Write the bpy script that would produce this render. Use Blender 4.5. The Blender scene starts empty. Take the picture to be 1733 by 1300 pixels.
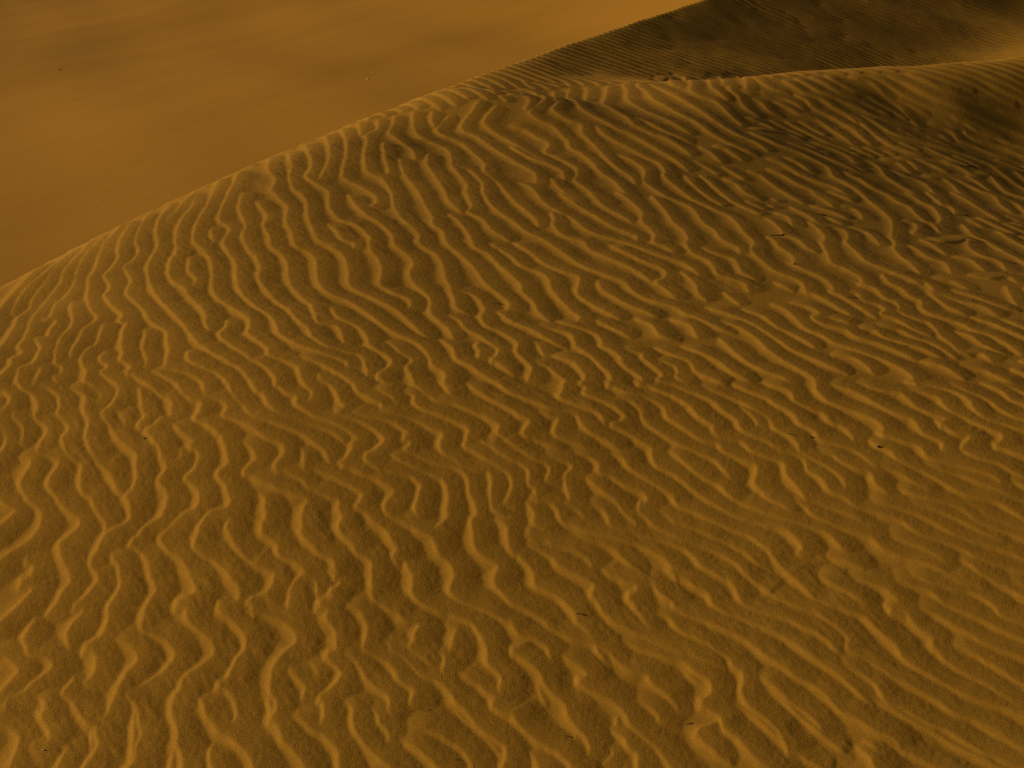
import bpy, bmesh, math, time
import numpy as np

T0 = time.time()
S = bpy.context.scene
col = S.collection

# ------------------------------------------------------------------ camera
F = 2600.0                       # focal length in photograph pixels (1733 x 1300)
CX, CY = 866.5, 650.0
PITCH = math.radians(20.0)
SP, CP = math.sin(PITCH), math.cos(PITCH)
cam_data = bpy.data.cameras.new('camera')
cam = bpy.data.objects.new('camera', cam_data)
col.objects.link(cam)
cam.location = (0, 0, 0)
cam.rotation_euler = (math.pi / 2 - PITCH, 0, 0)
cam_data.sensor_fit = 'HORIZONTAL'
cam_data.sensor_width = 36.0
cam_data.lens = 36.0 * F / 1733.0
cam_data.clip_start = 0.1
cam_data.clip_end = 5000.0
cam_data.dof.use_dof = True
cam_data.dof.focus_distance = 5.8
cam_data.dof.aperture_fstop = 9.0
S.camera = cam

# ------------------------------------------------------------------ light
SUN_EL = math.radians(16.5)
SUN_AZ = (-1.0, -0.06)            # towards the sun, in plan: low from the left
SUN_STRENGTH = 5.0
SKY_STRENGTH = 0.05
EXPOSURE = -0.64
n_ = math.hypot(*SUN_AZ)
sx, sy = SUN_AZ[0] / n_, SUN_AZ[1] / n_
world = bpy.data.worlds.new('World')
S.world = world
world.use_nodes = True
wn = world.node_tree
wn.nodes.clear()
sky = wn.nodes.new('ShaderNodeTexSky')
sky.sky_type = 'NISHITA'
sky.sun_disc = False
sky.sun_elevation = SUN_EL
sky.sun_rotation = math.atan2(sx, sy)
sky.air_density = 1.0
sky.dust_density = 6.0
sky.ozone_density = 0.5
bg = wn.nodes.new('ShaderNodeBackground')
bg.inputs['Strength'].default_value = SKY_STRENGTH
wo = wn.nodes.new('ShaderNodeOutputWorld')
wn.links.new(sky.outputs[0], bg.inputs['Color'])
wn.links.new(bg.outputs[0], wo.inputs['Surface'])
sun_data = bpy.data.lights.new('sun', 'SUN')
sun_data.energy = SUN_STRENGTH
sun_data.angle = math.radians(10.0)      # hazy, dust-softened sun
sun_data.color = (1.0, 0.90, 0.74)
sun = bpy.data.objects.new('sun', sun_data)
col.objects.link(sun)
from mathutils import Vector
sun.rotation_euler = Vector((sx * math.cos(SUN_EL), sy * math.cos(SUN_EL), math.sin(SUN_EL))).to_track_quat('Z', 'Y').to_euler()
S.view_settings.view_transform = 'Standard'
S.view_settings.look = 'None'
S.view_settings.gamma = 1.0
S.view_settings.use_curve_mapping = False
S.view_settings.exposure = EXPOSURE
S.cycles.use_denoising = False
S.cycles.filter_width = 1.2

# ------------------------------------------------------------------ helpers
rng = np.random.default_rng(7)


def ray(px, py):
    u = (np.asarray(px, float) - CX) / F
    v = (CY - np.asarray(py, float)) / F
    return np.stack([u, CP + v * SP, -SP + v * CP], -1)


def fft_noise(ny, nx, res, corr, seed, aspect=1.0, ang=0.0):
    """Smooth unit-variance noise with a given correlation length (metres)."""
    r = np.random.default_rng(seed)
    w = r.standard_normal((ny, nx))
    ky = np.fft.fftfreq(ny, res)[:, None]
    kx = np.fft.rfftfreq(nx, res)[None, :]
    ca, sa = math.cos(ang), math.sin(ang)
    ka = kx * ca + ky * sa
    kb = -kx * sa + ky * ca
    g = np.exp(-2 * (math.pi * corr) ** 2 * ((ka * aspect) ** 2 + kb ** 2) / 2)
    o = np.fft.irfft2(np.fft.rfft2(w) * g, s=(ny, nx))
    return (o / (o.std() + 1e-12)).astype(np.float32)


def blur(a, sigma_cells):
    ny, nx = a.shape
    p = int(4 * sigma_cells) + 2
    b = np.pad(a, p, mode='edge')
    ky = np.fft.fftfreq(b.shape[0])[:, None]
    kx = np.fft.rfftfreq(b.shape[1])[None, :]
    g = np.exp(-2 * (math.pi * sigma_cells) ** 2 * (kx ** 2 + ky ** 2))
    o = np.fft.irfft2(np.fft.rfft2(b) * g, s=b.shape)
    return o[p:-p, p:-p].astype(np.float32)


def bilinear(a, x0, y0, res, X, Y):
    fx = np.clip((X - x0) / res, 0, a.shape[1] - 1.001)
    fy = np.clip((Y - y0) / res, 0, a.shape[0] - 1.001)
    ix = fx.astype(np.int32)
    iy = fy.astype(np.int32)
    tx = (fx - ix).astype(np.float32)
    ty = (fy - iy).astype(np.float32)
    return ((a[iy, ix] * (1 - tx) + a[iy, ix + 1] * tx) * (1 - ty)
            + (a[iy + 1, ix] * (1 - tx) + a[iy + 1, ix + 1] * tx) * ty)


# ------------------------------------------------------------------ dune body
# where the dune surface lies along sight lines (photo x, photo y, distance along the lens axis)
SIGHT = [
    (0, 1300, 4.65), (433, 1300, 4.63), (866, 1300, 4.65), (1300, 1300, 4.67), (1733, 1300, 4.72),
    (0, 1000, 5.25), (433, 1000, 5.22), (866, 1000, 5.28), (1300, 1000, 5.31), (1733, 1000, 5.36),
    (0, 800, 5.8), (433, 750, 5.85), (866, 750, 5.92), (1300, 750, 6.04), (1733, 750, 6.16),
    (150, 600, 6.47), (433, 500, 6.85), (866, 500, 6.96), (1300, 500, 7.18), (1733, 500, 7.51),
    (866, 330, 8.05), (1300, 330, 8.6), (1733, 330, 9.7), (600, 330, 7.9), (500, 270, 8.72), (740, 250, 9.0),
    (0, 478, 7.1), (180, 392, 7.7), (400, 300, 8.5), (600, 205, 9.8), (740, 163, 10.7), (866, 105, 12.0), (1010, 55, 13.4), (1190, 2, 15.3),
    (866, 205, 9.85), (1300, 220, 10.75), (1500, 180, 11.65), (0, 600, 6.57), (60, 540, 6.83), (1050, 230, 9.75), (1733, 220, 11.8),
    (860, 172, 10.7), (1050, 147, 11.1), (1300, 126, 11.6), (1500, 112, 12.2), (1733, 93, 12.7), (1620, 102, 12.4), (1620, 165, 11.75), (1600, 60, 15.8), (1733, 50, 16.0),
    (1000, 120, 12.6), (1200, 90, 13.6), (1450, 70, 15.2), (1300, 30, 15.4), (1650, 30, 17.0),
]
HIDDEN = [(-4.3, 5.6, -3.0), (-4.0, 7.8, -3.0), (-3.3, 9.2, -2.9), (-2.5, 10.9, -2.7), (-1.4, 12.6, -2.5), (-0.3, 14.6, -2.5), (1.0, 17.0, -2.5),
          (2.6, 18.0, -1.95), (5.5, 19.0, -1.75), (7.8, 16.0, -1.85), (5.6, 14.0, -1.93), (5.0, 12.8, -2.05), (7.0, 10.0, -2.9), (5.2, 11.6, -2.42), (5.5, 6.0, -2.6), (4.0, 3.0, -2.9), (0, 2.0, -3.1), (-4, 3.0, -3.1), (-4.5, 4.5, -3.1)]
HIDDEN += [(-5.5, 7.5, -4.0), (-4.6, 10.5, -4.0), (-3.6, 12.8, -4.0), (-2.4, 15.0, -4.0), (-0.8, 17.5, -4.0)]
HIDDEN += [(0.55, 12.2, -1.86), (1.3, 12.5, -1.93), (2.3, 13.3, -2.00), (3.0, 13.6, -2.09), (3.8, 14.3, -2.11)]
for a, b, d, e in [(0, 490, 7.1, .7), (180, 400, 7.6, .7), (400, 305, 8.3, .8), (600, 215, 9.4, .9), (-200, 600, 6.8, .0), (-200, 600, 6.8, .7)]:   # the lee side, out of sight
    q = ray(a, b) * (d + e)
    HIDDEN.append((q[0], q[1], q[2] - 0.2 * e))
P_ = np.array([np.append(ray(a, b) * d, 0)[:3] for a, b, d in SIGHT] + [list(h) for h in HIDDEN])


def tps_fit(P, lam=0.02):
    n = len(P)
    d2 = ((P[:, None, :2] - P[None, :, :2]) ** 2).sum(-1)
    K = 0.5 * d2 * np.log(d2 + 1e-9) + lam * np.eye(n)
    A = np.zeros((n + 3, n + 3))
    A[:n, :n] = K
    A[:n, n:] = np.column_stack([np.ones(n), P[:, 0], P[:, 1]])
    A[n:, :n] = A[:n, n:].T
    return np.linalg.solve(A, np.append(P[:, 2], [0, 0, 0]))


W_ = tps_fit(P_)


def tps(X, Y):
    z = W_[-3] + W_[-2] * X + W_[-1] * Y
    for (x, y, _), w in zip(P_, W_):
        d2 = (X - x) ** 2 + (Y - y) ** 2
        z = z + w * 0.5 * d2 * np.log(d2 + 1e-9)
    return z


GX0, GX1, GY0, GY1, GR = -7.0, 11.0, -1.0, 22.0, 0.05
gx = np.arange(GX0, GX1, GR)
gy = np.arange(GY0, GY1, GR)
BX, BY = np.meshgrid(gx, gy)
BASE = tps(BX, BY)
SKY_PX = np.array([-200, -100, 0, 180, 400, 600, 740, 866, 1010, 1190, 1400, 1700])
SKY_FIT = np.polyfit(SKY_PX / 1000, [608, 542, 480, 393, 297, 207, 152, 105, 55, 1, -62, -150], 4)
SKY_D = np.polyfit(SKY_PX / 1000, [6.4, 6.75, 7.1, 7.65, 8.5, 9.7, 10.7, 11.9, 13.4, 15.3, 17.6, 20.5], 4)


def skyline(px):
    return np.polyval(SKY_FIT, np.clip(px, -250, 1733) / 1000)


sp = np.linspace(-200, 1700, 60)
BRINK3 = ray(sp, skyline(sp)) * np.polyval(SKY_D, sp / 1000)[:, None]
# how far the face tips away to the right (slope) along sight lines; the body is eased towards these
HOLLOW = [0, .09, .21, .335, .46, .55, .57, .51, .41]
TIP_X = [60, 220, 400, 550, 700, 866, 1050, 1200, 1350, 1500, 1620, 1725, 1830]
TIPS = {130: [None] * 8 + [.09, .13, .17, .18, .18], 170: [None] * 5 + [.10, .08, .13, .19, .22, .235, .235, .235],
        220: [None, None, None, None, .075, .09, .12, .17, .21, .23, .235, .235, .235], 280: [None, None, None, .05, .07, .09, .125, .165, .195, .21, .215, .215, .215],
        340: [None, None, -.01, .05, .07, .085, .105, .13, .15, .165, .17, .17, .17], 420: [None, None, .0, .04, .06, .075, .085, .10, .11, .12, .13, .14, .14],
        500: [None, -.05, .0, .03, .06, .07, .07, .08, .08, .09, .09, .09, .09], 600: [-.03, -.03, -.01, .03, .05, .06, .06, .06, .06, .07, .07, .07, .07],
        720: [-.02, -.04, -.02, .03, .05, .06, .06, .05, .05, .05, .05, .05, .05], 850: [-.03, -.04, -.02, .03, .05, .05, .05, .04, .04, .04, .04, .04, .04],
        1000: [-.03, -.03, -.01, .03, .04, .04, .03, .03, .03, .04, .04, .03, .03], 1150: [-.03, -.03, -.01, .02, .03, .03, .03, .03, .03, .04, .04, .03, .03],
        1290: [-.03, -.03, -.01, .02, .03, .03, .02, .02, .03, .04, .04, .03, .03]}
for _pass in range(2):
    tq = [(a, float(b), v) for b, row in TIPS.items() for a, v in zip(TIP_X, row) if v is not None]
    tq += [(4, 520., -.09), (4, 560., -.06), (4, 600., -.04), (4, 650., -.03), (40, 560., -.06)]
    B32 = BASE.astype(np.float32)
    dq = ray([q[0] for q in tq], [q[1] for q in tq])
    sq = np.linspace(3.6, 19, 1500)
    hit = dq[:, 2:3] * sq < bilinear(B32, GX0, GY0, GR, dq[:, 0:1] * sq, dq[:, 1:2] * sq)
    kq = np.argmax(hit, 1)
    okq = hit.any(1) & (kq > 0)
    px_, py_ = (dq[:, 0] * sq[kq])[okq], (dq[:, 1] * sq[kq])[okq]
    now = (bilinear(B32, GX0, GY0, GR, px_ + .1, py_) - bilinear(B32, GX0, GY0, GR, px_ - .1, py_)) / .2
    want = -np.array([q[2] for q in tq])[okq] - now
    cxg, cyg = np.meshgrid(np.arange(-3.2, 7.6, 0.5), np.arange(3.8, 18.4, 0.5))
    cxg, cyg = cxg.ravel(), cyg.ravel()
    SG = 0.62
    ddx, ddy = px_[:, None] - cxg, py_[:, None] - cyg
    gg = np.exp(-(ddx ** 2 + ddy ** 2) / (2 * SG ** 2))
    rows = [-ddx / SG ** 2 * gg]
    rhs = [want]
    # hold the inner ridge and the middle of the face where they are
    hp = [(1050, 149, 11.1), (1170, 138, 11.3), (1300, 128, 11.6), (1400, 120, 11.9), (1500, 113, 12.2), (1620, 104, 12.5), (1725, 96, 12.8), (1830, 88, 13.1)]
    hr = np.array([ray(a, b) * d for a, b, d in hp])
    # behind it one broad slope falls from the brink to a shallow floor that turns up again far to the right
    rx, ry = hr[:, 0], hr[:, 1]
    extra = []
    for y in np.arange(12.4, 18.6, 0.6):
        xc, zc = np.interp(y, BRINK3[:, 1], BRINK3[:, 0]), np.interp(y, BRINK3[:, 1], BRINK3[:, 2])
        for s_ in (0.4, 0.9, 1.4, 1.9, 2.4, 2.9, 3.4, 4.0):
            if y - np.interp(xc + s_, rx, ry) > 1.0:
                extra.append((xc + s_, y, zc - (0.76 + 0.38 * min(1, (y - 12.4) / 2.4)) * np.interp(s_, [0, .4, .9, 1.4, 1.9, 2.4, 2.9, 3.4, 4.0], HOLLOW)))
    hr = np.vstack([hr, extra])
    ddx, ddy = hr[:, 0:1] - cxg, hr[:, 1:2] - cyg
    rows.append(2.0 * np.exp(-(ddx ** 2 + ddy ** 2) / (2 * SG ** 2)))
    rhs.append(2.0 * (hr[:, 2] - bilinear(B32, GX0, GY0, GR, hr[:, 0], hr[:, 1])))
    ddx, ddy = BRINK3[:, 0:1] - cxg, BRINK3[:, 1:2] - cyg
    rows.append(1.2 * np.exp(-(ddx ** 2 + ddy ** 2) / (2 * SG ** 2)))
    rhs.append(1.2 * (BRINK3[:, 2] - bilinear(B32, GX0, GY0, GR, BRINK3[:, 0], BRINK3[:, 1])))
    rows.append(0.12 * np.eye(len(cxg)))
    rhs.append(np.zeros(len(cxg)))
    coef = np.linalg.lstsq(np.vstack(rows), np.concatenate(rhs), rcond=None)[0]
    m_ = (BX > -4) & (BX < 9.5) & (BY > 2) & (BY < 20.4)
    acc = np.zeros(m_.sum())
    bxm, bym = BX[m_], BY[m_]
    for x, y, c in zip(cxg, cyg, coef):
        acc += c * np.exp(-((bxm - x) ** 2 + (bym - y) ** 2) / (2 * SG ** 2))
    BASE[m_] += acc
# the far part of the crest is a sharp brink: gentle inner slope towards the hollow, steep slip face on the other side
BRINK = BRINK3[:, :2]
dist = np.full(BX.shape, 1e9)
side = np.zeros(BX.shape)
for (x0, y0), (x1, y1) in zip(BRINK[:-1], BRINK[1:]):
    L = math.hypot(x1 - x0, y1 - y0)
    tx, ty = (x1 - x0) / L, (y1 - y0) / L
    u = np.clip((BX - x0) * tx + (BY - y0) * ty, 0, L)
    d = np.hypot(BX - x0 - u * tx, BY - y0 - u * ty)
    sg = (BX - x0) * -ty + (BY - y0) * tx            # positive on the lee side
    m = d < dist
    dist = np.where(m, d, dist)
    side = np.where(m, np.sign(sg), side)
fade = np.clip((BY - 9.0) / 3.0, 0, 1)
fade = fade * fade * (3 - 2 * fade)
# bring the brink to the height of its skyline, the correction fading out on both sides
for width in (0.35, 0.25):
    bnow = bilinear(BASE.astype(np.float32), GX0, GY0, GR, BRINK[:, 0], BRINK[:, 1])
    num = np.zeros(BX.shape)
    den = np.zeros(BX.shape) + 1e-9
    for x, y, dz in zip(BRINK[:, 0], BRINK[:, 1], BRINK3[:, 2] - bnow):
        w = np.exp(-((BX - x) ** 2 + (BY - y) ** 2) / (2 * width ** 2))
        num += w * dz
        den += w
    BASE = BASE + num / den * np.exp(-dist ** 2 / (2 * (1.7 * width) ** 2))
# the slip face falls away behind it
rad = 0.30 - 0.26 * fade
rnd = np.sqrt(dist ** 2 + rad ** 2) - rad
zz = BASE
for _ in range(2):
    dd = BY * CP - zz * SP
    pu = CX + F * BX / np.maximum(dd, 0.5)
    vv = (CY - skyline(pu)) / F
    zsky = BY / (CP + vv * SP) * (-SP + vv * CP)
    zz = zsky
m_ = (side <= 0) & (dist < 1.2) & (BY > 6.5)
BASE = np.where(m_, np.minimum(BASE, zsky), BASE)
lee = zsky - (0.10 + 0.35 * fade) * rnd
BASE = BASE - np.where(side < 0, 0.08 * fade * rnd * np.exp(-rnd / 0.6), 0)
BASE = np.where((side > 0) & (dist < 8), np.minimum(BASE - 0.15 * fade * rnd, lee), BASE)
BASE = BASE.astype(np.float32)


def base(X, Y):
    return bilinear(BASE, GX0, GY0, GR, X, Y)


def ground(px, py, lo=3.6, hi=19.0, n=700):
    """Where the sight line through a photo pixel meets the dune body."""
    d = ray(px, py).reshape(-1, 3)
    s = np.linspace(lo, hi, n)
    Xs = d[:, 0:1] * s
    Ys = d[:, 1:2] * s
    Zs = d[:, 2:3] * s
    below = Zs < base(Xs, Ys)
    k = np.argmax(below, 1)
    k = np.where(below.any(1), np.maximum(k, 1), n - 1)
    i = np.arange(len(d))
    f0 = (Zs - base(Xs, Ys))[i, k - 1]
    f1 = (Zs - base(Xs, Ys))[i, k]
    t = s[k - 1] + (s[k] - s[k - 1]) * np.clip(f0 / (f0 - f1 + 1e-9), 0, 1)
    return d[:, :2] * t[:, None], t, below.any(1)

# ------------------------------------------------------------------ wind ripples
# crest direction seen along sight lines (photo x, y, dx, dy)
DIRS = [
    (100, 1200, .15, 1), (100, 900, .1, 1), (100, 700, .25, 1), (60, 540, -.6, 1), (150, 470, -.5, 1), (250, 400, -.3, 1), (330, 430, -.02, 1),
    (450, 400, .35, 1), (500, 280, .15, 1), (600, 450, .6, 1), (650, 235, .15, 1), (750, 300, .6, 1), (750, 450, .5, 1),
    (400, 600, .7, 1), (600, 600, 1, .65), (300, 850, .15, 1), (500, 900, .25, 1), (600, 1150, .3, 1), (800, 900, .4, 1),
    (700, 700, .85, 1), (900, 1000, .65, 1), (900, 1200, .9, 1), (1100, 800, 1, .75), (1100, 1000, 1, .6), (1300, 900, 1, .5),
    (1200, 1150, 1, .8), (1500, 1100, 1, .55), (1600, 900, 1, .36), (1650, 750, 1, .36), (1400, 750, 1, .6), (1500, 600, 1, .42),
    (1300, 550, 1, .6), (1100, 550, 1, .6), (1000, 400, .75, 1), (1200, 400, 1, .62), (1000, 250, 1, .7), (1150, 210, 1, .6),
    (1400, 250, 1, .45), (1600, 200, 1, .38), (1700, 300, 1, .45), (1500, 400, 1, .7), (1050, 155, .4, 1), (1250, 140, 1, .7), (1500, 130, 1, .45),
    (1200, 60, 1, .32), (1450, 50, 1, .35), (1650, 40, 1, .22), (900, 112, 1, .4), (1000, 80, 1, .35), 
    (1700, 112, 1, .3), (1700, 72, 1, .2), (1600, 60, 1, .28), (1560, 112, 1, .35), (1350, 50, 1, .35), (1100, 60, 1, .36), (1150, 95, 1, .25), (1300, 85, 1, .3), (1520, 20, 1, .3), (1700, 160, 1, .36),
    (870, 140, 1, .45), (930, 118, 1, .4), (800, 152, 1, .6), (750, 172, 1, .8), (960, 100, 1, .38), (900, 135, 1, .42), (1050, 100, 1, .36),
]
CREST_TRACE = []
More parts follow.
